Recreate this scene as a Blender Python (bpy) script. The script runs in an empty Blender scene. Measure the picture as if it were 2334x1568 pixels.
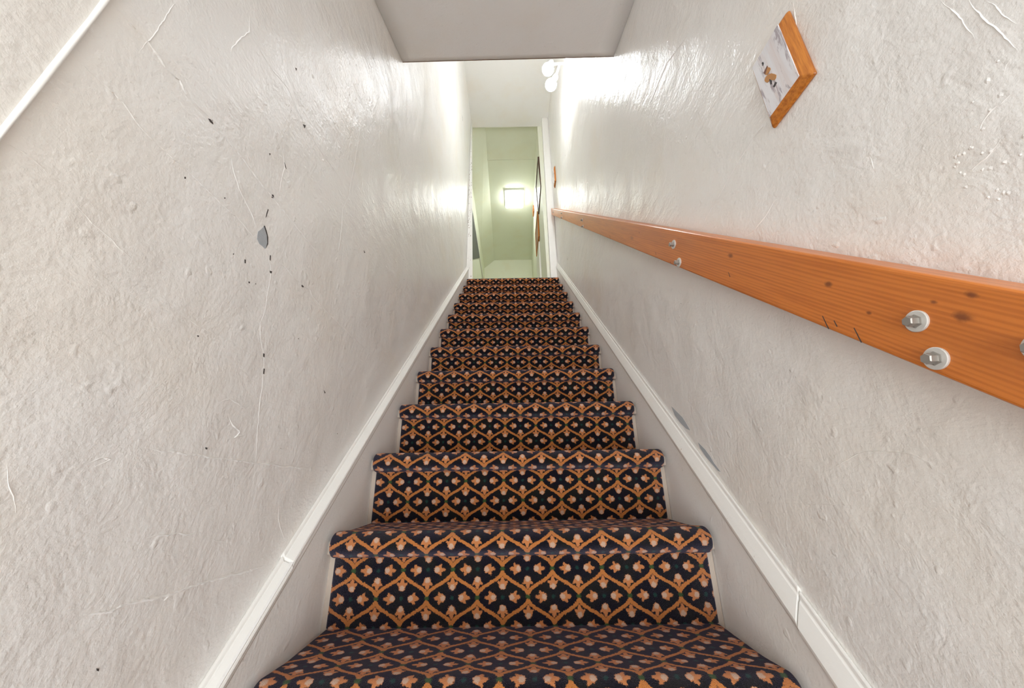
import bpy, math, random
from mathutils import Vector, Matrix
import numpy as np

# ------------------------------------------------------------------ camera
S = bpy.context.scene
COL = S.collection
cam = bpy.data.cameras.new('camera')
camera = bpy.data.objects.new('camera', cam)
COL.objects.link(camera)
cam.sensor_width = 36.0
cam.sensor_fit = 'HORIZONTAL'
cam.lens = 826.266 / 2334 * 36
cam.clip_start = 0.02
_r = Vector((0.99986869, 0.00734886, -0.01444265))
_u = Vector((0.01607564, -0.33751784, 0.94118185))
_f = Vector((-0.00204196, 0.94129044, 0.33759166))
camera.matrix_world = Matrix.Translation((-0.0105, -0.8945, 0.14006)) @ Matrix((_r, _u, -_f)).transposed().to_4x4()
S.camera = camera

# ------------------------------------------------------------------ light and exposure
S.view_settings.view_transform = 'Standard'
S.view_settings.look = 'None'
S.view_settings.gamma = 1.0
S.view_settings.use_curve_mapping = False
S.view_settings.exposure = 0.52
S.cycles.max_bounces = 16
S.cycles.diffuse_bounces = 12
WORLD_STRENGTH = .8
FILL_LIGHT = 24.0
BULB = 80.0
HALL = 13.5
w = bpy.data.worlds.new('daylight')
S.world = w
w.use_nodes = True
w.node_tree.nodes['Background'].inputs[0].default_value = (0.93, 0.975, 1.0, 1)
w.node_tree.nodes['Background'].inputs[1].default_value = WORLD_STRENGTH
al = bpy.data.lights.new('rear_fill_light', 'AREA')  # unseen fill light added behind the camera to brighten walls and soffit
al.shape = 'RECTANGLE'; al.size = 0.86; al.size_y = 1.1
al.energy = FILL_LIGHT; al.color = (0.93, 0.975, 1.0)
alo = bpy.data.objects.new('rear_fill_light', al); COL.objects.link(alo)
alo.location = (0, -2.68, -0.5); alo.rotation_euler = (math.radians(108), 0, 0)

# ------------------------------------------------------------------ measures (metres)
XL, XR = -0.455, 0.445          # stair walls
RISE, RUN, OFF = 0.18021, 0.20095, 0.0292
HALFC = 0.42                    # half width of the carpet
YEND = 2.21                     # wall with the doorway at the top
TOP = 10                        # number of the landing nosing
ZTOP = RISE * TOP
ZCEIL = 4.046
SL = RISE / RUN
KLOW = -6
ZLOW = RISE * KLOW + 0.0
# plaster marks measured on the walls: (distance up the stair, height) in metres
Lr = [[[[-0.6452,0.644],[-0.625,0.6456],[-0.6051,0.648],[-0.5886,0.6454],[-0.5767,0.6417],[-0.5674,0.6431],[-0.5571,0.6469],[-0.5485,0.6412],[-0.5386,0.6402],[-0.5217,0.6413],[-0.5071,0.6432],[-0.4966,0.6425],[-0.4839,0.6423],[-0.4659,0.6405],[-0.4471,0.64],[-0.4268,0.6381],[-0.4051,0.636],[-0.377,0.6327],[-0.3534,0.6349],[-0.3266,0.6324],[-0.2921,0.6303],[-0.2409,0.627],[-0.1662,0.6205]],1.6],[[[-0.6495,0.5509],[-0.6411,0.5488],[-0.6316,0.5491],[-0.6231,0.5487],[-0.613,0.5499],[-0.5998,0.5492],[-0.5913,0.5469],[-0.5818,0.5426],[-0.5705,0.54],[-0.5589,0.5383],[-0.5476,0.5385],[-0.5302,0.5373],[-0.5075,0.5402],[-0.4871,0.539],[-0.4684,0.5379],[-0.4484,0.5367],[-0.4307,0.5357],[-0.4151,0.5387],[-0.3968,0.5364],[-0.3656,0.5305]],1.1],[[[-0.6593,0.4192],[-0.6537,0.4217],[-0.6457,0.4225],[-0.6368,0.4219],[-0.6295,0.4192],[-0.6231,0.4162]],1.4],[[[-0.609,0.4076],[-0.5984,0.4065],[-0.5878,0.4026],[-0.5793,0.3965],[-0.5684,0.394],[-0.559,0.3921],[-0.5479,0.3865],[-0.5267,0.3811]],0.8],[[[-0.4928,0.8604],[-0.4576,0.8612],[-0.4284,0.8611],[-0.3852,0.8774],[-0.3589,0.8699],[-0.317,0.8596],[-0.2445,0.8619],[-0.1609,0.873]],0.8],[[[-0.5009,0.8909],[-0.4928,0.8604],[-0.502,0.8269],[-0.5085,0.7949],[-0.5068,0.7733]],1.2],[[[-0.5949,0.7431],[-0.5966,0.7183],[-0.599,0.6898],[-0.5998,0.6684],[-0.6024,0.6527],[-0.6045,0.6397],[-0.6055,0.6211]],1.6],[[[-0.458,0.6281],[-0.4439,0.6079],[-0.4256,0.5873],[-0.4063,0.5768],[-0.386,0.5658],[-0.3663,0.5458]],0.8],[[[-0.3677,0.7485],[-0.3523,0.7351],[-0.3408,0.717],[-0.3417,0.678],[-0.3385,0.6523]],0.6],[[[-0.0991,1.1271],[-0.0957,1.0574],[-0.0938,0.995],[-0.0976,0.8995],[-0.0973,0.8647],[-0.1159,0.809],[-0.106,0.7627],[-0.0987,0.6794]],0.6],[[[-0.3395,0.529],[-0.3278,0.5175],[-0.318,0.506],[-0.3122,0.4947],[-0.3092,0.4673],[-0.3048,0.4244],[-0.3085,0.3956],[-0.3038,0.3815],[-0.2942,0.364],[-0.2821,0.3445],[-0.2727,0.3187],[-0.2677,0.2844],[-0.2668,0.2647],[-0.2603,0.2342],[-0.2523,0.1995],[-0.2408,0.154]],0.9],[[[-0.305,0.5232],[-0.2804,0.5293],[-0.2604,0.5255],[-0.2355,0.5254],[-0.2136,0.5228],[-0.187,0.527],[-0.1757,0.5191],[-0.1408,0.5155],[-0.1208,0.5143],[-0.0554,0.5102],[0.029,0.505],[0.1602,0.5049]],1.2],[[[-0.4619,0.3488],[-0.4272,0.3454],[-0.4044,0.3439],[-0.3803,0.3444],[-0.3335,0.3401],[-0.2839,0.3387]],0.7],[[[-0.1877,0.4275],[-0.1412,0.4225],[-0.0843,0.4221]],0.8],[[[-0.4419,0.177],[-0.4235,0.1737],[-0.405,0.1741],[-0.3844,0.1723],[-0.359,0.171],[-0.3341,0.1682],[-0.2959,0.1674],[-0.2419,0.1641],[-0.1722,0.1609],[-0.0791,0.157]],1.2],[[[-0.4584,0.0097],[-0.4398,0.0064],[-0.4239,0.0041],[-0.4163,0.0053],[-0.4084,0.0066],[-0.3925,0.0049],[-0.3803,0.0034],[-0.3627,0.0025],[-0.3464,0.0012],[-0.311,0.0007],[-0.2588,-0.0013],[-0.2042,-0.0045],[-0.1608,-0.0054]],1.3],[[[-0.4178,0.0725],[-0.4067,0.0738],[-0.3954,0.0763],[-0.3788,0.0729],[-0.3627,0.0739],[-0.3497,0.0699],[-0.3276,0.0685]],0.9],[[[-0.311,0.0585],[-0.2914,0.0518],[-0.2676,0.0476]],0.8],[[[-0.5642,0.1578],[-0.5593,0.1454],[-0.5555,0.1361],[-0.548,0.1236],[-0.5411,0.1093]],0.8],[[[-0.1583,0.1012],[-0.1485,0.0716],[-0.1359,0.0511],[-0.1159,0.026]],0.7],[[[-0.5026,0.1534],[-0.4958,0.1591],[-0.4876,0.1623],[-0.4797,0.1616],[-0.4876,0.1565],[-0.4971,0.1526]],1.6],[[[-0.3572,0.2474],[-0.3341,0.2576],[-0.3071,0.2507],[-0.2927,0.247]],1.6],[[[-0.3304,0.2349],[-0.3173,0.2194],[-0.2977,0.21],[-0.3069,0.2003],[-0.2795,0.2074]],1.6],[[[-0.2684,0.1163],[-0.2511,0.1226],[-0.2346,0.1279]],0.8],[[[-0.3666,0.0065],[-0.349,0.0008],[-0.358,-0.0038],[-0.3411,0.0019]],1.8],[[[-0.3784,0.0957],[-0.3518,0.085]],0.7]]
Rr = [[[[-0.5326,0.8442],[-0.5279,0.8266],[-0.5242,0.8072],[-0.5197,0.7854],[-0.5184,0.7626]],1.2],[[[-0.4167,0.7218],[-0.3871,0.723],[-0.3535,0.7212],[-0.3155,0.716],[-0.2722,0.7068],[-0.2257,0.7002],[-0.1724,0.689]],0.9],[[[-0.3983,0.5788],[-0.3729,0.5711],[-0.3517,0.5656],[-0.3253,0.563],[-0.2936,0.5665]],1.1],[[[-0.3411,0.1418],[-0.3665,0.1512],[-0.3928,0.1597],[-0.4067,0.1613],[-0.424,0.1603],[-0.4436,0.157],[-0.4609,0.1521],[-0.4764,0.1417],[-0.4798,0.1359]],1.0],[[[-0.6661,0.4569],[-0.6576,0.4566],[-0.6509,0.4556],[-0.6434,0.4565],[-0.6383,0.4538],[-0.6326,0.4495],[-0.6287,0.4427]],1.8],[[[-0.6388,0.4264],[-0.6317,0.4215],[-0.625,0.4179],[-0.6192,0.4174],[-0.6127,0.4153],[-0.609,0.4212]],2.2],[[[-0.6546,0.6024],[-0.6574,0.5796],[-0.6582,0.553],[-0.6581,0.5293]],2.0],[[[-0.6673,0.5773],[-0.6706,0.5515],[-0.6721,0.5229],[-0.6742,0.5045],[-0.6741,0.4879]],2.2],[[[-0.6771,0.5578],[-0.6798,0.5367],[-0.6815,0.511]],2.2],[[[-0.6708,0.4887],[-0.6657,0.485],[-0.6611,0.4779]],1.8],[[[-0.493,0.5428],[-0.4904,0.5201]],0.8],[[[-0.604,0.3843],[-0.6022,0.3774],[-0.5905,0.384]],1.0],[[[-0.4091,0.0894],[-0.4104,0.0854],[-0.4138,0.0868]],1.4],[[[-0.2462,0.087],[-0.3322,0.0932],[-0.3738,0.0951]],0.5],[[[-0.5393,0.5152],[-0.5383,0.4934],[-0.5472,0.4926]],1.3],[[[-0.546,0.4773],[-0.5552,0.4788]],1.3],[[[-0.3832,0.8585],[-0.3403,0.8465],[-0.2755,0.8272]],0.7],[[[-0.292,1.1782],[-0.1835,1.2439],[-0.0455,1.2594]],0.9]]
Lc = [[[-0.3647,0.5478],[-0.3593,0.5563],[-0.3554,0.5653],[-0.3483,0.5647],[-0.3426,0.5583],[-0.3376,0.5468],[-0.3367,0.5384],[-0.3395,0.529],[-0.3474,0.5295],[-0.3547,0.5288],[-0.3625,0.5334],[-0.3642,0.5408]]]
Ld = [[[-0.3558,0.5665],[-0.3539,0.5686],[-0.3468,0.5628],[-0.3397,0.5544],[-0.3359,0.5419],[-0.3383,0.5313],[-0.3384,0.5432],[-0.3434,0.5547],[-0.3504,0.5616]],[[-0.3563,0.6032],[-0.3549,0.6027],[-0.3553,0.5883],[-0.3564,0.5844],[-0.3569,0.5932]],[[-0.3554,0.6375],[-0.3518,0.6391],[-0.3491,0.6334],[-0.3548,0.6306]],[[-0.377,0.4828],[-0.3746,0.4838],[-0.373,0.4778],[-0.3748,0.4772]],[[-0.2849,0.3484],[-0.2812,0.349],[-0.2799,0.3426],[-0.2831,0.3432]],[[-0.275,0.3233],[-0.2724,0.3235],[-0.2711,0.314],[-0.2736,0.3144]],[[-0.3162,0.4982],[-0.3107,0.5001],[-0.3105,0.4957],[-0.3143,0.495]],[[-0.3248,0.5255],[-0.3227,0.5263],[-0.3202,0.5165],[-0.3227,0.5179]],[[-0.3573,0.4523],[-0.3546,0.4533],[-0.3541,0.4508],[-0.3563,0.4502]],[[-0.421,0.3305],[-0.4187,0.3309],[-0.4184,0.3292],[-0.4201,0.3287]],[[-0.2182,0.5236],[-0.2113,0.5241],[-0.2117,0.5205],[-0.2179,0.5197]],[[-0.4446,0.5508],[-0.443,0.552],[-0.4426,0.5501],[-0.444,0.5491]],[[-0.3224,0.8555],[-0.3141,0.8632],[-0.3149,0.8532]],[[-0.5063,0.6408],[-0.4999,0.6454],[-0.4971,0.6402],[-0.5024,0.6388]],[[-0.3804,0.9446],[-0.3765,0.9479],[-0.3763,0.9416]],[[-0.3864,0.7044],[-0.3832,0.7067],[-0.3837,0.7021]],[[-0.3461,0.7245],[-0.3387,0.7191],[-0.3368,0.7168],[-0.3423,0.7198]],[[-0.4226,-0.0464],[-0.4197,-0.0479],[-0.4193,-0.0502],[-0.4216,-0.0487]],[[-0.357,0.1827],[-0.3534,0.1821],[-0.3533,0.1798],[-0.3558,0.1802]],[[-0.0615,0.3312],[-0.0537,0.3278],[-0.0554,0.3248]],[[0.0349,0.7806],[0.0458,0.7805],[0.0418,0.7759]],[[-0.342,0.4577],[-0.3406,0.4579],[-0.3406,0.4557]]]
Rc = [[[0.1548,0.3169],[0.1267,0.2974],[0.0985,0.2777],[0.0825,0.2607],[0.067,0.2396],[0.088,0.2468],[0.1153,0.265],[0.1424,0.2894]],[[0.0363,0.2067],[0.0102,0.1895],[-0.0092,0.1716],[-0.0202,0.1568],[-0.0407,0.1378],[-0.03,0.1406],[-0.0078,0.1572],[0.0124,0.1725],[0.032,0.1931]]]


# ------------------------------------------------------------------ helpers
def link(name, verts, faces, mats, parent=None, fm=None, smooth=False):
    me = bpy.data.meshes.new(name)
    me.from_pydata([tuple(v) for v in verts], [], faces)
    for m in (mats if isinstance(mats, (list, tuple)) else [mats]):
        me.materials.append(m)
    if fm:
        for p, i in zip(me.polygons, fm): p.material_index = i
    if smooth:
        for p in me.polygons: p.use_smooth = True
    me.update()
    o = bpy.data.objects.new(name, me)
    COL.objects.link(o)
    if parent: o.parent = parent
    return o

def tag(o, label=None, cat=None, group=None, kind=None):
    if label: o['label'] = label
    if cat: o['category'] = cat
    if group: o['group'] = group
    if kind: o['kind'] = kind
    return o

def empty(name, loc=(0, 0, 0)):
    o = bpy.data.objects.new(name, None); COL.objects.link(o); o.location = loc
    o.empty_display_size = 0.05
    return o

class MB:
    """collects geometry for one mesh"""
    def __init__(s): s.v = []; s.f = []; s.m = []
    def add(s, verts, faces, mi=0):
        b = len(s.v); s.v += [tuple(v) for v in verts]
        s.f += [tuple(b + i for i in f) for f in faces]; s.m += [mi] * len(faces); return s
    def box(s, x0, x1, y0, y1, z0, z1, mi=0):
        v = [(x, y, z) for x in (x0, x1) for y in (y0, y1) for z in (z0, z1)]
        return s.add(v, [(0, 1, 3, 2), (4, 6, 7, 5), (0, 4, 5, 1), (2, 3, 7, 6), (0, 2, 6, 4), (1, 5, 7, 3)], mi)
    def hexa(s, a, b, mi=0):
        """two matching quads a, b"""
        return s.add(list(a) + list(b), [(3, 2, 1, 0), (4, 5, 6, 7), (0, 1, 5, 4), (1, 2, 6, 5), (2, 3, 7, 6), (3, 0, 4, 7)], mi)
    def lathe(s, prof, org, axis, n=32, mi=0, cap=True):
        """prof: (distance along axis, radius)"""
        a = Vector(axis).normalized(); t = a.orthogonal().normalized(); q = a.cross(t); o = Vector(org)
        v = []
        for d, r in prof:
            for i in range(n):
                an = 2 * math.pi * i / n
                v.append(o + a * d + (t * math.cos(an) + q * math.sin(an)) * max(r, 1e-5))
        f = [(j * n + i, j * n + (i + 1) % n, (j + 1) * n + (i + 1) % n, (j + 1) * n + i) for j in range(len(prof) - 1) for i in range(n)]
        if cap: f += [tuple(range(n))[::-1], tuple(range((len(prof) - 1) * n, len(prof) * n))]
        return s.add(v, f, mi)
    def sweep(s, prof, path, mi=0):
        """prof loop of (x, c) carried along path of (y, z) points, c added to z"""
        n = len(prof); v = []
        for (y, z) in path: v += [(px, y, z + pc) for px, pc in prof]
        f = []
        for j in range(len(path) - 1):
            for i in range(n):
                k = (i + 1) % n; f.append((j * n + i, j * n + k, (j + 1) * n + k, (j + 1) * n + i))
        f += [tuple(range(n)), tuple(range((len(path) - 1) * n, len(path) * n))[::-1]]
        return s.add(v, f, mi)
    def build(s, name, mats, parent=None, smooth=False, normals=True):
        o = link(name, s.v, s.f, mats, parent, s.m, smooth)
        if normals:
            import bmesh
            bm = bmesh.new(); bm.from_mesh(o.data); bmesh.ops.recalc_face_normals(bm, faces=bm.faces)
            bm.to_mesh(o.data); bm.free()
        return o

def bevel(o, w=0.002, seg=2):
    m = o.modifiers.new('bevel', 'BEVEL'); m.width = w; m.segments = seg; m.limit_method = 'ANGLE'
    return o

# node expressions -------------------------------------------------
class E:
    nt = None
    def __init__(s, sock): s.s = sock
    @staticmethod
    def op(name, *a, clamp=False):
        n = E.nt.nodes.new('ShaderNodeMath'); n.operation = name; n.use_clamp = clamp
        for i, x in enumerate(a):
            if isinstance(x, E): E.nt.links.new(x.s, n.inputs[i])
            else: n.inputs[i].default_value = float(x)
        return E(n.outputs[0])
    def __add__(a, b): return E.op('ADD', a, b)
    __radd__ = __add__
    def __sub__(a, b): return E.op('SUBTRACT', a, b)
    def __rsub__(a, b): return E.op('SUBTRACT', b, a)
    def __mul__(a, b): return E.op('MULTIPLY', a, b)
    __rmul__ = __mul__
    def __truediv__(a, b): return E.op('DIVIDE', a, b)
def emin(a, b): return E.op('MINIMUM', a, b)
def emax(a, b): return E.op('MAXIMUM', a, b)
def eabs(a): return E.op('ABSOLUTE', a)
def sstep(x, lo, hi):
    n = E.nt.nodes.new('ShaderNodeMapRange'); n.interpolation_type = 'SMOOTHSTEP'
    E.nt.links.new(x.s, n.inputs[0])
    for i, v in ((1, lo), (2, hi)):
        if isinstance(v, E): E.nt.links.new(v.s, n.inputs[i])
        else: n.inputs[i].default_value = v
    n.inputs[3].default_value = 0; n.inputs[4].default_value = 1
    return E(n.outputs[0])
def mixc(fac, a, b):
    n = E.nt.nodes.new('ShaderNodeMix'); n.data_type = 'RGBA'
    for i, x in ((0, fac), (6, a), (7, b)):
        if isinstance(x, E): E.nt.links.new(x.s, n.inputs[i])
        elif i == 0: n.inputs[0].default_value = x
        else: n.inputs[i].default_value = (*x, 1)
    return E(n.outputs[2])
def coords(kind='Object', scale=(1, 1, 1), rot=(0, 0, 0)):
    t = E.nt.nodes.new('ShaderNodeTexCoord'); m = E.nt.nodes.new('ShaderNodeMapping')
    m.inputs[3].default_value = scale; m.inputs[2].default_value = rot
    E.nt.links.new(t.outputs[kind], m.inputs[0]); return m.outputs[0]
def noise(vec, scale, detail=4, rough=0.55, dist=0.0):
    n = E.nt.nodes.new('ShaderNodeTexNoise'); E.nt.links.new(vec, n.inputs['Vector'])
    n.inputs['Scale'].default_value = scale; n.inputs['Detail'].default_value = detail
    n.inputs['Roughness'].default_value = rough; n.inputs['Distortion'].default_value = dist
    return E(n.outputs[0])
def bump(h, strength, dist, prev=None):
    n = E.nt.nodes.new('ShaderNodeBump'); n.inputs['Strength'].default_value = strength; n.inputs['Distance'].default_value = dist
    E.nt.links.new(h.s, n.inputs['Height'])
    if prev: E.nt.links.new(prev, n.inputs['Normal'])
    return n.outputs[0]
def mat(name, color=(.8, .8, .8), rough=.5, **kw):
    m = bpy.data.materials.new(name); m.use_nodes = True; E.nt = m.node_tree
    b = m.node_tree.nodes['Principled BSDF']
    b.inputs['Base Color'].default_value = (*color, 1); b.inputs['Roughness'].default_value = rough
    for k, v in kw.items(): b.inputs[k.replace('_', ' ')].default_value = v
    return m, b
def setc(b, e, inp='Base Color'): E.nt.links.new(e.s, b.inputs[inp])
def setn(b, s): E.nt.links.new(s, b.inputs['Normal'])

# ------------------------------------------------------------------ materials
def plaster(name, base, stain, rough=.33, coarse=1.0, stroke=1.0, fine=1.0, rot=0.0):
    m, b = mat(name, base, rough)
    v = coords('Object')
    # brush strokes run along the stair, slightly falling
    vs = coords('Object', (1, .13, 1), (rot, 0, 0))
    n1 = noise(v, 3.2, 3, .5)
    n2 = noise(vs, 38, 3, .6, .25)
    n3 = noise(v, 150, 3, .6)
    n4 = noise(v, 16, 4, .6, .6)
    lumps = sstep(noise(v, 45, 1, .5), .67, .80)
    h1 = bump(n1, .5 * coarse, .035)
    h2 = bump(n4, .5 * coarse, .006, h1)
    h3 = bump(n2, .42 * stroke, .004, h2)
    h4 = bump(lumps, .5 * fine, .0016, h3)
    h5 = bump(n3, .8 * fine, .0014, h4)
    setn(b, h5)
    st = sstep(noise(v, 5.0, 5, .6, .4), .50, .78)
    c = mixc(st, base, stain)
    c = mixc(sstep(noise(v, 90, 2, .6), .66, .74) * .25, c, (stain[0] * .8, stain[1] * .76, stain[2] * .72))
    c = mixc(sstep(noise(v, 2.6, 4, .6), .46, .70) * .8, c, (base[0] * .985, base[1] * .955, base[2] * .91))
    setc(b, c)
    rr = noise(v, 7, 3) * .22 + (rough - .11)
    setc(b, rr, 'Roughness')
    return m
WALL = plaster('gloss_painted_plaster', (.865, .855, .838), (.84, .81, .77), rot=.35)
WALLR = plaster('gloss_painted_plaster_right', (.865, .852, .832), (.84, .815, .785), rot=.30, coarse=1.1)
SOFF = plaster('painted_board', (.905, .90, .89), (.89, .88, .865), rough=.6, coarse=.25, stroke=.25, fine=.35)
CEIL = plaster('painted_ceiling', (.865, .855, .83), (.85, .84, .81), rough=.6, coarse=.3, stroke=.1, fine=.3)
HALLW = plaster('pale_green_paint', (.82, .84, .72), (.80, .82, .70), rough=.55, coarse=.3, stroke=.1, fine=.3)
HALLE = plaster('pale_cream_paint', (.93, .93, .84), (.91, .91, .82), rough=.6, coarse=.3, stroke=.1, fine=.3)
SKIRT = plaster('painted_skirting', (.85, .84, .825), (.82, .805, .78), rough=.45, coarse=.15, stroke=.3, fine=.8)

def trimmat():
    m, b = mat('gloss_white_trim', (.86, .85, .82), .3)
    v = coords('Object')
    chips = sstep(noise(v, 70, 4, .7), .70, .73)
    c = mixc(chips, (.86, .85, .82), (.45, .36, .27))
    c = mixc(sstep(noise(v, 9, 4), .5, .75) * .4, c, (.80, .78, .73))
    setc(b, c)
    setn(b, bump(noise(v, 60, 4), .3, .0015))
    return m
TRIM = trimmat()
GREY, gb = mat('bare_grey_plaster', (.42, .45, .48), .8)
setn(gb, bump(noise(coords('Object'), 200, 3), .5, .001))
DARK, _ = mat('dark_chip', (.07, .06, .055), .9)
SHADE_LINE, _ = mat('painted_shade_line', (.42, .37, .32), .8)  # dark colour standing in for the shadow line under the moulding
BARE, _ = mat('beige_painted_step', (.50, .42, .35), .6)
BROWN, _ = mat('bare_brown_edge', (.22, .14, .09), .8)

KNOTS = [(-0.5853, 0.2705, 0.006), (-0.5691, 0.2938, 0.0028), (-0.5059, 0.3109, 0.0028), (-0.4699, 0.3684, 0.005), (-0.3009, 0.5235, 0.006), (-0.5981, 0.2864, 0.004)]
def wood():
    m, b = mat('orange_stained_fir', (.5, .16, .03), .32, Coat_Weight=.12, Coat_Roughness=.2)
    # grain runs along the rail; turn the slope to the y axis
    a = math.atan(.885)
    v = coords('Object', (1, 1, 1), (-a, 0, 0))
    mp = E.nt.nodes.new('ShaderNodeMapping'); mp.inputs[3].default_value = (1, .045, 1); E.nt.links.new(v, mp.inputs[0])
    mp2 = E.nt.nodes.new('ShaderNodeMapping'); mp2.inputs[3].default_value = (1, .35, 1); E.nt.links.new(v, mp2.inputs[0])
    warp = noise(mp.outputs[0], 14, 3, .6, .8)
    wv = E.nt.nodes.new('ShaderNodeTexWave'); wv.wave_type = 'BANDS'; wv.bands_direction = 'Z'
    E.nt.links.new(mp.outputs[0], wv.inputs[0]); wv.inputs['Scale'].default_value = 62
    wv.inputs['Distortion'].default_value = 9; wv.inputs['Detail'].default_value = 3; wv.inputs['Detail Scale'].default_value = .5
    lines = noise(mp.outputs[0], 150, 2, .5) * .75 + E(wv.outputs[1]) * .25
    fine = noise(mp.outputs[0], 260, 3, .7)
    c = mixc(sstep(lines, .38, .68) * .55, (.66, .205, .034), (.44, .110, .016))
    c = mixc(sstep(warp, .45, .75) * .6, c, (.34, .10, .022))
    c = mixc(sstep(fine, .55, .8) * .35, c, (.25, .06, .012))
    vo = E.nt.nodes.new('ShaderNodeTexVoronoi'); E.nt.links.new(mp2.outputs[0], vo.inputs['Vector']); vo.inputs['Scale'].default_value = 9
    kn = 1 - sstep(E(vo.outputs['Distance']) + noise(v, 60, 3) * .03, .04, .10)
    c = mixc(kn * .35, c, (.12, .04, .015))
    sx = E.nt.nodes.new('ShaderNodeSeparateXYZ'); E.nt.links.new(coords('Object'), sx.inputs[0])
    yy, zz = E(sx.outputs[1]), E(sx.outputs[2]); wb = (noise(coords('Object'), 90, 3, .7) - .5) * .8
    for ky, kz, kr in KNOTS:          # knots, stretched along the grain
        dy = yy - ky; dz = zz - kz
        al_ = (dy * .75 + dz * .66) * .55; ac = dz * .75 - dy * .66
        dd = E.op('SQRT', al_ * al_ + ac * ac) / kr + wb
        c = mixc((1 - sstep(dd, .25, 1.0)) * .75, c, (.13, .035, .014))
    setc(b, c)
    setn(b, bump(lines + fine, .12, .0008))
    return m
WOOD = wood()
def framewood(name, c1, c2, rough=.35):
    m, b = mat(name, c1, rough)
    v = coords('Object', (1, .6, .06))
    setc(b, mixc(sstep(noise(v, 240, 3, .7), .35, .7), c1, c2))
    return m
OAK = framewood('varnished_orange_wood', (.56, .20, .03), (.34, .10, .014), .3)
DKW = framewood('dark_frame_wood', (.10, .045, .022), (.05, .022, .012))
METAL, mb_ = mat('galvanised_steel', (.70, .69, .66), .38, Metallic=.35)
HEXM, _ = mat('dull_steel', (.36, .34, .31), .35, Metallic=.6)
setc(mb_, noise(coords('Object'), 300, 3) * .3 + .25, 'Roughness')
WMET, _ = mat('white_painted_metal', (.85, .85, .85), .3)

def marble():
    m, b = mat('whitewashed_grain', (.8, .8, .82), .22)
    v = coords('Object', (1, 1.0, .16), (.32, 0, 0))
    n = noise(v, 80, 5, .65, .5)
    n2 = noise(v, 24, 4, .6, 1.0)
    c = mixc(sstep(n2, .45, .65) * .6, (.80, .80, .84), (.66, .53, .49))
    c = mixc(sstep(n, .53, .60) * .8, c, (.34, .29, .33))
    setc(b, c); return m
MARB = marble()

def emis(name, col, st):
    m = bpy.data.materials.new(name); m.use_nodes = True
    b = m.node_tree.nodes['Principled BSDF']
    b.inputs['Base Color'].default_value = (.9, .9, .9, 1)
    b.inputs['Emission Color'].default_value = (*col, 1); b.inputs['Emission Strength'].default_value = st
    return m
BULBM = emis('lit_bulb', (.93, .97, 1.0), BULB)
HALLM = emis('lit_panel', (.97, 1.0, .96), HALL)

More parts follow.
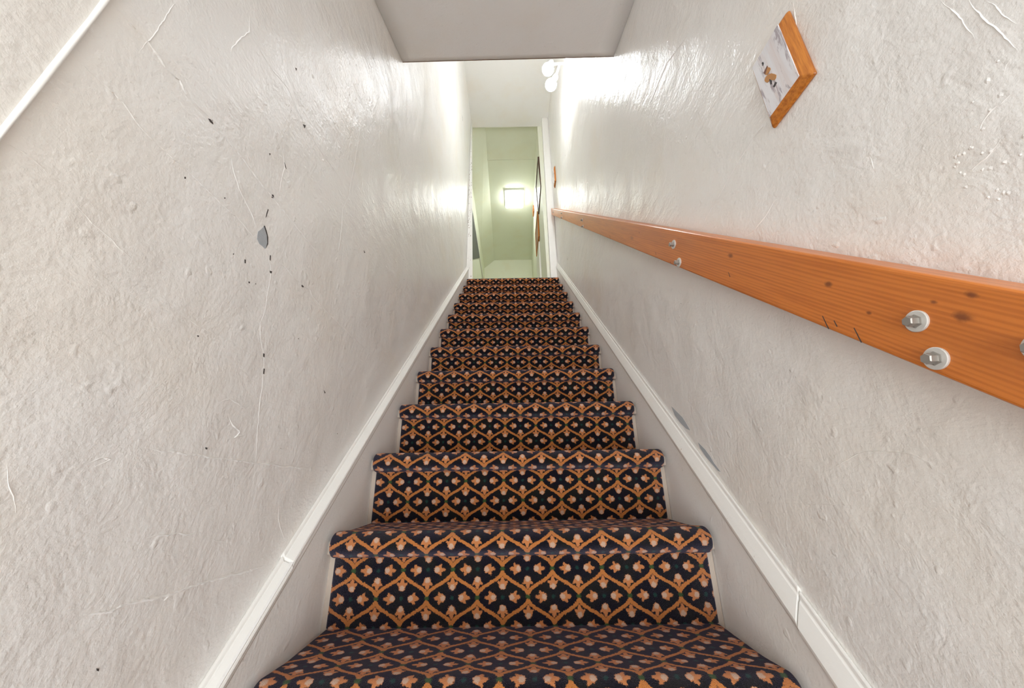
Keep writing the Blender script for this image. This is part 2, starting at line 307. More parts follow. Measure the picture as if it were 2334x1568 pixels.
def carpet():
    m, b = mat('patterned_carpet', (.02, .02, .02), .95)
    b.inputs['Sheen Weight'].default_value = .24; b.inputs['Sheen Roughness'].default_value = .4
    b.inputs['Sheen Tint'].default_value = (.74, .66, .95, 1); b.inputs['Specular IOR Level'].default_value = .12
    nt = E.nt
    uv = nt.nodes.new('ShaderNodeUVMap'); uv.uv_map = 'pile'
    # ragged pile edges
    wob = nt.nodes.new('ShaderNodeTexNoise'); nt.links.new(uv.outputs[0], wob.inputs['Vector'])
    wob.inputs['Scale'].default_value = 30; wob.inputs['Detail'].default_value = 3; wob.inputs['Roughness'].default_value = .75
    sw = nt.nodes.new('ShaderNodeSeparateColor'); nt.links.new(wob.outputs['Color'], sw.inputs[0])
    su = nt.nodes.new('ShaderNodeSeparateXYZ'); nt.links.new(uv.outputs[0], su.inputs[0])
    u = E(su.outputs[0]) + (E(sw.outputs[0]) - .5) * .085
    v = E(su.outputs[1]) + (E(sw.outputs[1]) - .5) * .085
    a = eabs(E.op('PINGPONG', u, .5)); bb = eabs(E.op('PINGPONG', v, .5))
    t = bb * 2
    q_ = E.op('MULTIPLY', t - .05, 1 / .90, clamp=True)
    S_ = q_ * q_ * q_ * (q_ * (q_ * 6 - 15) + 10)
    S_ = S_ * .8 + q_ * .2
    d = a - (.5 - .5 * S_)
    th = .010 + .054 * (4 * t * (1 - t))
    band = 1 - sstep(eabs(d) / th, .88, 1.12)
    # leaves stop short of the crossings
    ends = sstep(t, .05, .09) * (1 - sstep(t, .91, .95))
    band = band * ends
    inner = sstep(d, -.0001, .0001)          # 1 in the offset cells
    x = a + inner * (.5 - 2 * a); y = bb + inner * (.5 - 2 * bb)
    y = y * .985
    e = emax(x, y); f = emin(x, y)
    dx = e - .195
    r = E.op('SQRT', dx * dx + f * f)
    cs = dx / emax(r, .001); sn = f / emax(r, .001)
    tip = E.op('POWER', emax(cs, 0.0), 14.0)
    side = E.op('POWER', emax(cs * .60 + sn * .80, 0.0), 22.0)
    rad = .070 + .090 * tip + .058 * side
    bl = 1 - sstep(r / rad, .90, 1.08)
    hx = e - .182
    core = 1 - sstep(E.op('SQRT', hx * hx + f * f), .036, .060)
    nd1 = E.op('SQRT', E.op('POWER', .5 - a, 2.0) + bb * bb)
    nd2 = E.op('SQRT', a * a + E.op('POWER', .5 - bb, 2.0))
    node = 1 - sstep(emin(nd1, nd2), .026, .062)
    mid = 1 - sstep(E.op('SQRT', x * x + y * y), .02, .05)
    pile = nt.nodes.new('ShaderNodeTexNoise'); nt.links.new(uv.outputs[0], pile.inputs['Vector'])
    pile.inputs['Scale'].default_value = 85; pile.inputs['Detail'].default_value = 2
    pv = E(pile.outputs[0])
    var = nt.nodes.new('ShaderNodeTexNoise'); nt.links.new(uv.outputs[0], var.inputs['Vector']); var.inputs['Scale'].default_value = 2.4
    c = mixc(sstep(E(var.outputs[0]), .4, .65), (.0045, .004, .008), (.010, .010, .006))
    c = mixc(sstep(pv, .5, .75) * .5, c, (.022, .018, .034))
    c = mixc(mid * .5, c, (.015, .10, .075))
    c = mixc(node * .85, c, (.055, .115, .030))
    orange = mixc(sstep(pv, .35, .7), (.66, .245, .062), (.52, .175, .040))
    c = mixc(band, c, orange)
    bloss = mixc(core * .9, (.66, .25, .085), (.70, .50, .38))
    bloss = mixc(sstep(pv, .5, .75) * .3, bloss, (.50, .20, .10))
    c = mixc(bl, c, bloss)
    setc(b, c)
    setn(b, bump(pv, .9, .004))
    return m
CARPET = carpet()

# ------------------------------------------------------------------ stairs
def tread_profile(k):
    """(y, z, normal y, normal z, path length) of the carpet surface of step k, from riser foot to next riser foot"""
    y0, z0 = RUN * k, RISE * k
    R = .0265; cy = y0 + .020; cz = z0 - .003
    pts = []
    zb = z0 - RISE + .017
    yr = y0 + OFF
    for i in range(9):
        t = i / 8; pts.append((yr, zb + t * (cz - R - .002 - zb), -1, 0))
    pts.append((yr - .001, cz - R - .0005, -.7, -.7))
    for i in range(0, 13):
        an = math.radians(-80 - 190 * i / 12)       # from below round the front to the top
        ny, nz = math.cos(an), math.sin(an)
        pts.append((cy + R * ny, cz + R * nz, ny, nz))
    ye = y0 + RUN + OFF
    ztop = cz + R
    for i in range(1, 11):
        t = i / 10; pts.append((cy + (ye - cy) * t, ztop + (z0 + .017 - ztop) * min(1, t * 3), 0, 1))
    out = []; L = 0; prev = None
    for p in pts:
        if prev: L += math.hypot(p[0] - prev[0], p[1] - prev[1])
        out.append((*p, L)); prev = p
    return out
XS = [(-HALFC, .013), (-HALFC, .009), (-HALFC + .0015, .0045), (-HALFC + .004, .0016), (-HALFC + .008, 0)]
XS += [(-HALFC + .008 + (2 * HALFC - .016) * i / 20, 0) for i in range(1, 20)] + [(-x, o) for x, o in XS[::-1]]
PU, PV = .1100, .107
stairs = tag(empty('staircase', (0, RUN * KLOW, RISE * KLOW)), 'steep straight staircase carpeted in black, orange and green floral ogee pattern between plaster walls', 'staircase')
def to_stairs(o):
    o.parent = stairs; o.matrix_parent_inverse = Matrix.Translation(-Vector(stairs.location)); return o
rnd = random.Random(4)
for k in range(KLOW + 1, TOP + 1):
    y0, z0 = RUN * k, RISE * k
    yb = (y0 + RUN + OFF) if k < TOP else YEND
    wd = MB()
    wd.box(-.430, .430, y0 + .014 + .018, yb + .012, z0 - RISE + .003, z0 - .024)      # riser and body
    wd.box(-.430, .430, y0 + .016, yb + .011, z0 - .0235, z0 + .004)                    # tread
    so = to_stairs(bevel(wd.build('stair_step', BARE), .003))
    pr = tread_profile(k)
    if k == TOP:
        pr = [p for p in pr if p[0] < YEND - .02 or p[2] < 0]
        pr.append((YEND - .002, z0 + .017, 0, 1, pr[-1][4] + .01))
    # the pattern meets each riser foot the same way
    zr = RISE - .017 - .03
    L0 = next(p[4] for p in pr if p[2] != -1)
    LT = pr[-1][4]
    V = [(p[4] / PV) if p[4] <= L0 else (L0 / PV + (p[4] - L0) / (LT - L0) * (4 - L0 / PV)) for p in pr]
    if k == TOP: V = [p[4] / PV for p in pr]
    verts = []; uvs = []
    jit = rnd.uniform(-.002, .002)
    for (y, z, ny, nz, L), vv in zip(pr, V):
        for x, off in XS:
            verts.append((x, y - ny * off, z - nz * off)); uvs.append(((x + HALFC - .0485 + .055 + jit) / PU, vv + .01))
    n = len(XS); fc = [(j * n + i, j * n + i + 1, (j + 1) * n + i + 1, (j + 1) * n + i) for j in range(len(pr) - 1) for i in range(n - 1)]
    co = link('carpet', verts, fc, CARPET, None, None, True)
    ul = co.data.uv_layers.new(name='pile')
    for lp in co.data.loops: ul.data[lp.index].uv = uvs[lp.vertex_index]
    co.parent = so
    co.matrix_parent_inverse = Matrix.Identity(4)

# ------------------------------------------------------------------ walls with their cracks
def ridge(mb, X, side, pts, wmm, mi=0, seed=0):
    """a raised lip of paint along a crack; side = +1 when the wall faces +x"""
    rr = random.Random(seed); P = []
    for i in range(len(pts) - 1):
        (a, b), (c, d) = pts[i], pts[i + 1]; n = max(2, int(math.hypot(c - a, d - b) / .004))
        for j in range(n):
            t = j / n; P.append((a + (c - a) * t, b + (d - b) * t))
    P.append(tuple(pts[-1])); W = wmm * .0009
    nn = len(P); v = []
    dr = 0
    for i, (y, z) in enumerate(P):
        q = P[min(i + 1, nn - 1)]; p0 = P[max(i - 1, 0)]
        ty, tz = q[0] - p0[0], q[1] - p0[1]; l = math.hypot(ty, tz) or 1; ny, nz = -tz / l, ty / l
        dr = dr * .8 + rr.uniform(-1, 1) * .0007
        fade = min(1, i / 6, (nn - 1 - i) / 6) * rr.uniform(.65, 1.25)
        yy, zz = y + ny * dr, z + nz * dr; w_ = W * (.4 + .6 * fade)
        v += [(X - side * .0006, yy - ny * w_ * 1.6, zz - nz * w_ * 1.6), (X + side * W * .8 * fade, yy, zz), (X - side * .0006, yy + ny * w_, zz + nz * w_)]
    f = []
    for i in range(nn - 1):
        a = i * 3
        f += [(a, a + 1, a + 4, a + 3), (a + 1, a + 2, a + 5, a + 4)]
    mb.add(v, f, mi)
def chip(mb, X, side, pts, mi, h=.0004):
    n = len(pts)
    mb.add([(X + side * h, y, z) for y, z in pts] + [(X - side * .001, y, z) for y, z in pts],
           [tuple(range(n))] + [(i, (i + 1) % n, n + (i + 1) % n, n + i) for i in range(n)], mi)

YB = -2.7
wl = MB()
wl.box(XL - .09, XL, YB, YEND + .1, -1.10, ZCEIL)
for i, (p, s) in enumerate(Lr): ridge(wl, XL, 1, p, min(s, 1.6) * (.55 if p[0][0] < -.55 and p[0][1] > .6 and i > 2 else .5 if i == 10 else 1.5 if i in (14, 15, 16) else 1), 0, i)
for p in Lc: chip(wl, XL, 1, p, 1, .0003)
for p in Ld: chip(wl, XL, 1, p, 2, .0006)
rn = random.Random(11)
for i in range(16):           # small scattered pits
    t = rn.uniform(-.6, 1.6); z = t * .9 + rn.uniform(.15, 1.0); r_ = rn.uniform(.0005, .0012)
    chip(wl, XL, 1, [(t + r_ * math.cos(a), z + 1.5 * r_ * math.sin(a)) for a in (0, 1.2, 2.5, 3.9, 5.1)], 2, .0003)
wall_left = tag(wl.build('wall_left', [WALL, GREY, DARK], normals=True), 'left stair wall of cracked gloss white plaster with a chipped grey hole', kind='structure')

wr = MB()
wr.box(XR, XR + .09, YB, YEND + .1, -1.10, ZCEIL)
for i, (p, s) in enumerate(Rr): ridge(wr, XR, -1, p, s * (.5 if s >= 1.8 else .9), 0, 50 + i)
for p in Rc: chip(wr, XR, -1, p, 1, .0004)
for i in range(34):          # blistered patch of paint near the top right
    y = rn.uniform(-.665, -.60); z = rn.uniform(.36, .50) if y < -.63 else rn.uniform(.37, .44)
    r_ = rn.uniform(.0018, .0042); m_ = []
    vs = [(XR - .0008, y, z)] + [(XR + .0005, y + r_ * math.cos(a * 1.05), z + r_ * math.sin(a * 1.05) * rn.uniform(.7, 1.5)) for a in range(6)]
    wr.add(vs, [(0, 1 + a, 1 + (a + 1) % 6) for a in range(6)])
for i in range(12):
    t = rn.uniform(-.6, 1.6); z = t * .9 + rn.uniform(.1, 1.1); r_ = rn.uniform(.0005, .001)
    chip(wr, XR, -1, [(t + r_ * math.cos(a), z + 1.5 * r_ * math.sin(a)) for a in (0, 1.2, 2.5, 3.9, 5.1)], 2, .0003)
wall_right = tag(wr.build('wall_right', [WALLR, GREY, DARK]), 'right stair wall of gloss white plaster with blistered patches', kind='structure')

# painted corner bead standing on the left wall beside the foot of the flight
st = MB(); rs = []
zz = [-1.08, -.3, .0, .2, .33, .42, .434, .50, .533, .60, .64, .75, .95, 1.25]
yy = [-.700, -.688, -.680, -.672, -.667, -.6625, -.6617, -.657, -.6551, -.651, -.6488, -.644, -.636, -.62]
v = []
for y, z in zip(yy, zz):
    wj = .0028 + .0004 * math.sin(z * 40)
    v += [(XL - .001, y - wj, z), (XL + .004, y - wj * .55, z), (XL + .0045, y + wj * .3, z), (XL - .001, y + wj, z)]
f = []
for j in range(len(zz) - 1):
    for i in range(3): f.append((j * 4 + i, j * 4 + i + 1, j * 4 + i + 5, j * 4 + i + 4))
st.add(v, f)
tag(st.build('trim_1', TRIM, smooth=True), 'white painted corner bead running up the left wall', kind='structure')

# skirting boards with their cap moulding
def path(y0, y1, drift, n=16):
    return [(y0 + (y1 - y0) * i / n, SL * (y0 + (y1 - y0) * i / n) + drift * ((y0 + (y1 - y0) * i / n) + .3)) for i in range(n + 1)]
def skirt(side, X, prof, low, joint, drift, name, label):
    s = side
    f_ = .4305 if s < 0 else .4285
    sk = MB()
    sk.sweep([(X, .088 if s < 0 else .098), (f_ if X > 0 else -f_, .088 if s < 0 else .098), (f_ if X > 0 else -f_, -.30), (X, -.30)], path(-1.0, YEND, drift))
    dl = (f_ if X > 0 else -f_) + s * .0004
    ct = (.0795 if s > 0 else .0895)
    sk.sweep([(dl, ct), (dl - s * .002, ct), (dl - s * .002, ct - .0022), (dl, ct - .0022)], path(-1.0, YEND - .02, drift), 1)  # thin strip painting the shade below the moulding lip
    o = tag(sk.build(name, [SKIRT, SHADE_LINE]), label, kind='structure')
    up = MB(); up.sweep([(X + s * t, c) for t, c in prof], path(joint, YEND - .016, drift)); bevel(up.build('cap_moulding', TRIM, o), .0008, 1)
    lo = MB(); lo.sweep([(X + s * (t + low[0] * (t > .001)), c + low[1]) for t, c in prof], path(-1.0, joint - .0025, drift)); bevel(lo.build('cap_moulding', TRIM, o), .0008, 1)
    return o
pl = [(0, .080), (0, .108), (.0025, .113), (.006, .111), (.008, .105), (.010, .106), (.0255, .099), (.0275, .094), (.026, .087), (.022, .080)]
prr = [(0, .090), (0, .150), (.003, .156), (.0055, .153), (.0065, .144), (.009, .141), (.016, .122), (.0205, .108), (.020, .102), (.016, .09)]
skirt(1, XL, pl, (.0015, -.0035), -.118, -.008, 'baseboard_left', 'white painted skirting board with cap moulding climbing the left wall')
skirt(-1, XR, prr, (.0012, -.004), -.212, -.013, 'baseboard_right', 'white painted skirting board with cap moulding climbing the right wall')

# ------------------------------------------------------------------ soffit, ceilings, end wall
g = .0015
E1, E2 = (XL + g, .135, 1.775), (XR - g, .157, 1.822)
A1, A2 = (XL + g, -.15, 1.6355), (XR - g, -.15, 1.7015)
B1, B2 = (XL + g, -1.2, 1.20), (XR - g, -1.2, 1.22)
C1, C2 = (XL + g, YB, 1.20), (XR - g, YB, 1.22)
def up(p, h): return (p[0], p[1], p[2] + h)
sf = MB()
rows = [(E1, E2), (A1, A2), (B1, B2), (C1, C2)]
def lerp(p, q, t): return tuple(p[i] + (q[i] - p[i]) * t for i in range(3))
g2 = []
for (p, q), (p2, q2) in zip(rows[:-1], rows[1:]):
    for j in range(12): g2.append([lerp(lerp(p, p2, j / 12), lerp(q, q2, j / 12), i / 12) for i in range(13)])
g2.append([lerp(C1, C2, i / 12) for i in range(13)])
nr = len(g2); v = [p for r_ in g2 for p in r_]; nb = len(v); v += [up(p, .10) for p in v]
f = [(j * 13 + i, j * 13 + i + 1, (j + 1) * 13 + i + 1, (j + 1) * 13 + i) for j in range(nr - 1) for i in range(12)]
f += [tuple(nb + i for i in q) for q in f]
f += [(i, i + 1, nb + i + 1, nb + i) for i in range(12)] + [((nr - 1) * 13 + i, (nr - 1) * 13 + i + 1, nb + (nr - 1) * 13 + i + 1, nb + (nr - 1) * 13 + i) for i in range(12)]
f += [(j * 13, (j + 1) * 13, nb + (j + 1) * 13, nb + j * 13) for j in range(nr - 1)] + [(j * 13 + 12, (j + 1) * 13 + 12, nb + (j + 1) * 13 + 12, nb + j * 13 + 12) for j in range(nr - 1)]
sf.add(v, f)
so = tag(sf.build('ceiling', SOFF, smooth=True), 'off-white painted sloping soffit over the foot of the stairs', kind='structure')
ed = MB()
ed.hexa([(XL + .001, .1350, 1.7735), (XR - .001, .1570, 1.8205), (XR - .001, .1595, 1.8215), (XL + .001, .1375, 1.7745)],
        [(XL + .001, .1350, 1.782), (XR - .001, .1570, 1.829), (XR - .001, .1595, 1.829), (XL + .001, .1375, 1.782)])
tag(ed.build('trim_2', BROWN), 'bare brown lower edge of the soffit', kind='structure')
bk = MB()
bk.hexa([(XL + g, .10, 1.84), (XR - g, .12, 1.88), (XR - g, .150, 1.86), (XL + g, .129, 1.80)], [(XL + g, .10, ZCEIL - .001), (XR - g, .12, ZCEIL - .001), (XR - g, .150, ZCEIL - .001), (XL + g, .129, ZCEIL - .001)])
tag(bk.build('wall_front', CEIL), 'white wall above the soffit facing the landing', kind='structure')
cl = MB(); cl.box(XL - .09, XR + .09, .08, YEND + .1, ZCEIL, ZCEIL + .08)
tag(cl.build('ceiling', CEIL), 'white ceiling over the top of the stairs', kind='structure')
fl = MB(); fl.box(XL - .09, XR + .09, YB, RUN * (KLOW + 1) + .25, RISE * KLOW - .09, RISE * KLOW + .003)
FLR, _ = mat('brown_floor_boards', (.36, .33, .30), .6)
tag(fl.build('floor', FLR), 'floor at the foot of the stairs', kind='structure')

ew = MB()
zf = ZTOP - .2
ew.hexa([(XL, YEND, zf), (-.398, YEND, zf), (-.398, YEND + .1, zf), (XL, YEND + .1, zf)],
        [(XL, YEND, ZCEIL), (-.450, YEND, ZCEIL), (-.450, YEND + .1, ZCEIL), (XL, YEND + .1, ZCEIL)])
ew.hexa([(.376, YEND, zf), (XR, YEND, zf), (XR, YEND + .1, zf), (.376, YEND + .1, zf)],
        [(.376, YEND, ZCEIL), (XR, YEND, ZCEIL), (XR, YEND + .1, ZCEIL), (.376, YEND + .1, ZCEIL)])
tag(ew.build('wall_back', CEIL), 'narrow wall strips either side of the upper doorway', kind='structure')
# doorway casing with worn paint
dc = empty('door_1', (0, YEND, ZTOP)); tag(dc, 'worn white painted door frame at the head of the stairs', kind='structure')
def casing(xa0, xa1, xb0, xb1, z0, z1, t=.015):
    m = MB()
    m.hexa([(xa0, -t, z0), (xa1, -t, z0), (xa1, .0, z0), (xa0, .0, z0)], [(xb0, -t, z1), (xb1, -t, z1), (xb1, .0, z1), (xb0, .0, z1)])
    return m
zc_ = ZCEIL - ZTOP - .003
lc = casing(XL + .002, -.386, XL + .002, -.449, .018, zc_); o1 = bevel(lc.build('door_casing', TRIM, dc), .003)
rc = casing(.370, .438, .370, .434, .018, zc_); o2 = bevel(rc.build('door_casing', TRIM, dc), .003)
pk = MB(); rp = random.Random(3)
for i in range(60):
    z = rp.triangular(.05, 2.0, 1.0); x = -.4535 + rp.random() * (.05 - z * .018); a_ = rp.uniform(.0015, .005); h_ = a_ * rp.uniform(1, 3.5)
    pk.hexa([(x, -.0156, z), (x + a_, -.0156, z + .002), (x + a_, -.0145, z), (x, -.0145, z)], [(x, -.0156, z + h_), (x + a_ * .7, -.0156, z + h_), (x + a_, -.0145, z + h_), (x, -.0145, z + h_)])
pk.build('paint_chips', BROWN, o1)
bl_ = MB()
for x0, x1, z0, z1, t in ((.424, .437, .85, 1.12, .019), (-.452, -.438, 1.02, 1.07, .022)):
    bl_.box(x0, x1, -t, -.014, z0, z1)
bl_.build('door_hinge_plate', TRIM, dc)
na = MB(); na.lathe([(0, .006), (.006, .006), (.008, .003)], (.391, -.001, ZCEIL - ZTOP - .02), (0, -1, 0), 10)
na.build('nail', DARK, dc)

# ------------------------------------------------------------------ attic hall beyond the doorway
ZH = 4.20; YH0, YH1 = YEND + .1, 5.41
hc = MB()
hc.hexa([(-.312, YEND, ZH), (.47, YEND, ZH), (.47, 2.935, ZH), (-.312, 2.935, ZH)], [(-.312, YEND, ZH + .1), (.47, YEND, ZH + .1), (.47, 2.935, ZH + .1), (-.312, 2.935, ZH + .1)])
hc.hexa([(-.318, 2.939, ZH), (.50, 2.939, ZH), (.50, 5.5, ZH), (-.353, 5.5, ZH)], [(-.318, 2.939, ZH + .1), (.50, 2.939, ZH + .1), (.50, 5.5, ZH + .1), (-.353, 5.5, ZH + .1)])
hc.hexa([(-.62, YEND, 3.99), (-.305, YEND, ZH), (-.353, 5.5, ZH), (-.62, 5.5, 3.99 - .03)], [(-.62, YEND, 4.25), (-.30, YEND, 4.3), (-.353, 5.5, 4.3), (-.62, 5.5, 4.25)])
tag(hc.build('ceiling', HALLW), 'pale green ceiling of the attic hall with a sloped left side', kind='structure')
hd = MB(); hd.box(-.62, .50, YEND + .001, YEND + .1, ZCEIL + .08, ZH + .1)
tag(hd.build('wall_header', HALLW), 'wall above the upper doorway', kind='structure')
hw = MB(); hw.box(-.63, -.552, YEND + .1, 5.5, ZTOP - .1, 4.06)
hall_left = tag(hw.build('wall_hall_left', HALLW), 'pale green left wall of the attic hall', kind='structure')
h3 = MB()
h3.hexa([(.352, YEND + .101, ZTOP - .1), (.50, YEND + .101, ZTOP - .1), (.50, 5.5, ZTOP - .1), (.405, 5.5, ZTOP - .1)],
        [(.325, YEND + .101, ZH), (.50, YEND + .101, ZH), (.50, 5.5, ZH), (.400, 5.5, ZH)])
tag(h3.build('wall_hall_right', HALLW), 'pale green right wall of the attic hall', kind='structure')
h4 = MB(); h4.box(-.63, .50, YH1, YH1 + .09, ZTOP - .1, ZH + .1)
tag(h4.build('wall_hall_end', HALLE), 'pale end wall of the attic hall', kind='structure')
h5 = MB(); h5.box(-.63, .50, YEND + .003, 5.5, ZTOP - .09, ZTOP + .002)
tag(h5.build('floor', FLR), 'attic hall floor', kind='structure')
# trim on the hall's left wall and a dark hatch below it
t3 = MB(); t3.box(-.551, -.535, YEND + .12, 5.40, 3.56, 3.60)
tag(t3.build('trim_3', TRIM), 'thin white rail along the left hall wall', kind='structure')
DG, _ = mat('dark_grey_panel', (.12, .125, .12), .6)
t4 = MB(); q4 = [(3.0, 3.553), (4.32, 3.553), (3.6, 3.06), (3.0, 2.68)]
t4.hexa([(-.5515, y, z) for y, z in q4], [(-.541, y, z) for y, z in q4])
tag(t4.build('wall_panel', DG), 'dark grey panel on the left wall of the hall behind the doorway', 'panel')
t5 = MB(); t5.box(.335, .375, 2.98, 3.42, ZTOP + .003, 2.90)
tag(t5.build('trim_4', TRIM), 'white door frame on the right side of the attic hall', kind='structure')

def picture(name, x, y0, y1, z0, z1, fw, fm, im, label, cat, slant=0.0):
    e = tag(empty(name, (x, (y0 + y1) / 2, z0)), label, cat)
    w2 = (y1 - y0) / 2; h = z1 - z0
    fr = MB()
    for (a, b_, c, d) in ((-w2, w2, 0, fw), (-w2, w2, h - fw, h), (-w2, -w2 + fw, fw, h - fw), (w2 - fw, w2, fw, h - fw)):
        fr.box(-.018, .0, a, b_, c, d)
    bevel(fr.build('frame', fm, e), .002)
    pm = MB(); pm.box(-.010, -.001, -w2 + fw, w2 - fw, fw, h - fw); pm.build('picture', im, e)
    return e
PIC, pb_ = mat('pale_print', (.72, .70, .62), .3)
setc(pb_, mixc(sstep(noise(coords('Object'), 6, 3), .45, .6), (.76, .75, .68), (.55, .56, .50)))
PIC2, _ = mat('brown_print', (.42, .26, .18), .5)
hp = picture('framed_picture', .346, 2.33, 2.80, 3.17, 3.60, .028, DKW, PIC, 'large thin dark framed picture on the right wall of the hall beyond the doorway', 'picture')
hp.rotation_euler = (0, -.035, 0)
hp2 = picture('framed_picture', .345, 2.90, 3.35, 2.92, 3.30, .02, OAK, PIC2, 'small brown picture hung below the dark framed one in the hall', 'picture')
hp3 = picture('wall_plaque', .352, 3.66, 3.78, 3.93, 4.05, .02, OAK, PIC2, 'tiny wooden plaque high on the hall wall beyond the framed pictures', 'plaque')

# flush square ceiling light of the hall
fl_ = tag(empty('ceiling_light', (.05, 3.655, ZH)), 'glowing square flush light on the attic hall ceiling', 'light')
m = MB()
for (a, b_, c, d) in ((-.145, .145, -.18, -.165), (-.145, .145, .165, .18), (-.145, -.13, -.165, .165), (.13, .145, -.165, .165)): m.box(a, b_, c, d, -.030, -.001)
m.build('frame', WMET, fl_)
m = MB(); m.box(-.13, .13, -.165, .165, -.065, -.004); m.build('diffuser', HALLM, fl_)
m = MB(); m.lathe([(0, .006), (.006, .006), (.010, .003)], (0.03, .05, -.065), (0, 0, -1), 10); m.build('knob', WMET, fl_)

# ------------------------------------------------------------------ twin bulb wall lamp
lamp = tag(empty('wall_lamp', (XR, 1.0, 3.10)), 'white wall lamp with two bare glowing bulbs high on the right wall behind the soffit', 'lamp')
m = MB(); m.lathe([(0, .055), (.006, .055), (.016, .045), (.020, .02)], (0, 0, 0), (-1, 0, 0), 32); m.build('backplate', WMET, lamp, True)
m = MB(); m.lathe([(0, .009), (.115, .009)], (-.015, 0, 0), (-1, 0, -.05), 14)
m.lathe([(0, .008), (.19, .008)], (-.060, 0, 0), (-.25, 0, -.95), 12); m.build('arm', WMET, lamp, True)
def bulb(org, ax, sc=1.0):
    o = Vector(org); a = Vector(ax).normalized()
    m = MB(); m.lathe([(-.035, .016), (-.02, .021), (0, .021), (.004, .017)], o, a, 20); m.build('socket', WMET, lamp, True)
    prof = [(0, .014), (.012, .0145), (.022, .018), (.034, .026)]
    for i in range(9):
        t = math.radians(-50 + 140 * i / 8); prof.append((.062 + .038 * math.sin(t), .038 * math.cos(t)))
    m = MB(); m.lathe([(d * sc, r * sc) for d, r in prof], o, a, 28); m.build('bulb', BULBM, lamp, True)
bulb((-.135, -.02, -.038), (-.30, -.1, -.9), 1.15)
bulb((-.112, -.01, -.185), (-.42, .0, -.9), 1.1)

# ------------------------------------------------------------------ handrail board with its lag bolts
rail = tag(empty('handrail', (XR, 0, 0)), 'orange-brown stained wooden board handrail bolted along the right wall', 'handrail')
X0, X1 = .405 - XR, .4435 - XR
def rz(y, top): return (.271 + (y + .632) * .8762) if top else (.180 + (y + .598) * .8910)
ya, yb_ = -1.15, 2.15
m = MB()
N = 40; v = []
for i in range(N + 1):
    y = ya + (yb_ - ya) * i / N
    v += [(X0, y, rz(y, 0)), (X0, y, rz(y, 1)), (X1, y + .0, rz(y, 1)), (X1, y, rz(y, 0))]
f = [(i * 4 + j, i * 4 + (j + 1) % 4, (i + 1) * 4 + (j + 1) % 4, (i + 1) * 4 + j) for i in range(N) for j in range(4)] + [(0, 1, 2, 3), (N * 4 + 3, N * 4 + 2, N * 4 + 1, N * 4)]
m.add(v, f); rb = m.build('rail_board', WOOD, rail); bevel(rb, .0035, 3)
m = MB(); rq = random.Random(9)
for i in range(14):
    y = rq.uniform(-.5, 1.6); z = rz(y, 0) + rq.uniform(.004, .09) ; L = rq.uniform(.003, .016)
    if rq.random() < .35: z = rz(y, 0) + .002; L = .02
    m = MB(); m.add([(X0 - .0003, y, z), (X0 - .0003, y + .0016, z), (X0 - .0003, y + .002 + L * .1, z + L), (X0 - .0003, y + .0008 + L * .1, z + L)], [(0, 1, 2, 3)]); m.build('scratch', DARK, rb)
for by, bz, big in ((-.5492, .2816, 1), (-.552, .2407, 1), (-.6225, .2275, 1), (-.1060, .6859, 1), (-.1143, .6276, 1), (.8407, 1.5125 + .004, .8), (.8404, 1.4818 - .01, .8), (1.5115, 2.1194, .8), (1.5222, 2.0860, .8), (1.9693, 2.5183 - .01, .5)):
    s_ = .0112 * (1 if big == 1 else big)
    m = MB(); m.lathe([(-.001, s_ * .9), (-.001, s_), (.0016, s_), (.0022, s_ * .93), (.0022, s_ * .5)], (X0, by, bz), (-1, 0, 0), 36)
    wo = m.build('bolt', METAL, rail)
    hx = MB(); hx.lathe([(.002, s_ * .62), (.0032, s_ * .62), (.0036, s_ * .50), (.0105, s_ * .50), (.0115, s_ * .42)], (X0, by, bz), (-1, .0, .0), 6)
    hx.build('hex_head', HEXM, wo)

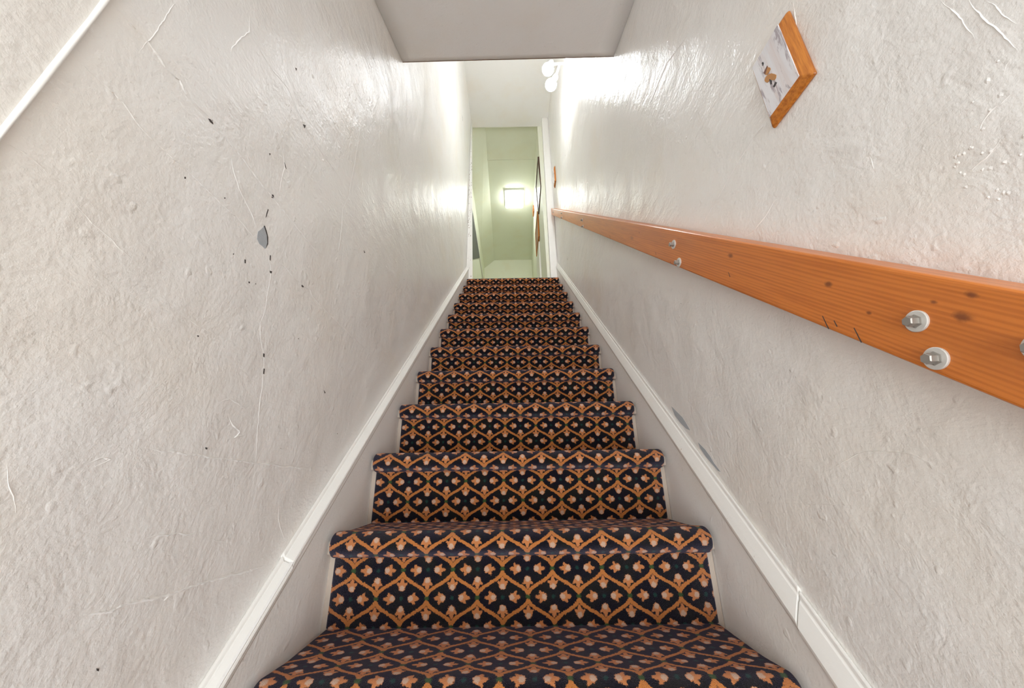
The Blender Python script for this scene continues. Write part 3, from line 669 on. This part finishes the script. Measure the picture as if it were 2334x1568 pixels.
# ------------------------------------------------------------------ wooden plaques
def plaque(name, loc, w_, h_, lean, label, motif):
    e = tag(empty(name, loc), label, 'plaque', None); e.rotation_euler = (lean, 0, 0)
    m = MB(); T = .0155; a, b_ = w_ / 2, h_ / 2; i_ = .0135
    back = [(0, -a, -b_), (0, a, -b_), (0, a, b_), (0, -a, b_)]
    mid = [(-.005, y, z) for _, y, z in back]
    fro = [(-T, -a + i_, -b_ + i_), (-T, a - i_, -b_ + i_), (-T, a - i_, b_ - i_), (-T, -a + i_, b_ - i_)]
    v = back + mid + fro
    f = [(0, 1, 2, 3), (8, 9, 10, 11)]
    for r in (0, 4):
        for i in range(4): f.append((r + i, r + (i + 1) % 4, r + 4 + (i + 1) % 4, r + 4 + i))
    m.add(v, f); bd = bevel(m.build('base_board', OAK, e), .0022, 3)
    m = MB(); m.box(-T - .0006, -T + .001, -a + i_ - .001, a - i_ + .001, -b_ + i_ - .001, b_ - i_ + .001)
    m.build('front_panel', MARB, e)
    if motif:
        R = Matrix.Rotation(-lean, 3, 'X')
        for nm, mt, pts in motif:
            q = [R @ Vector((0, y - loc[1], z - loc[2])) for y, z in pts]; n = len(q)
            m = MB(); m.add([(-T - .0012, p.y, p.z) for p in q] + [(-T + .0005, p.y, p.z) for p in q], [tuple(range(n))] + [(i, (i + 1) % n, n + (i + 1) % n, n + i) for i in range(n)])
            m.build(nm, mt, e)
INK, _ = mat('black_ink', (.02, .015, .012), .4)
TAN, _ = mat('tan_figure', (.50, .22, .05), .4)
CHO, _ = mat('dark_brown_figure', (.16, .05, .02), .4)
motif = [('mark', INK, [(-.4643, .8038), (-.4671, .8026), (-.4677, .7985), (-.4653, .7962), (-.4640, .7975), (-.4650, .7995)]),
 ('figure', CHO, [(-.4614, .7838), (-.4719, .7858), (-.4719, .7819), (-.4634, .7763)]),
 ('figure', TAN, [(-.4634, .7763), (-.4719, .7819), (-.4752, .7758), (-.4752, .7718), (-.4666, .7709)]),
 ('figure', TAN, [(-.4587, .7696), (-.4627, .7717), (-.4682, .7695), (-.4741, .7636), (-.4787, .7547), (-.4807, .7497), (-.4788, .7458), (-.4752, .7455), (-.4707, .7521), (-.4675, .7597), (-.4663, .7566), (-.4619, .7586), (-.4591, .7651)]),
 ('mark', INK, [(-.4673, .7591), (-.4705, .7514), (-.4677, .7468), (-.4661, .748), (-.4671, .7534)]),
 ('mark', INK, [(-.4755, .7412), (-.4773, .7367), (-.4703, .7353), (-.4689, .7396)])]
plaque('wall_plaque', (XR, -.478, .762), .092, .146, .0, 'orange-edged wooden plaque with whitewashed face and small tan figure, above the near handrail', motif)
plaque('wall_plaque', (XR, 1.985, 2.955), .10, .19, .0, 'small brown wooden wall plaque beside the upper doorway over the far handrail tip', None)
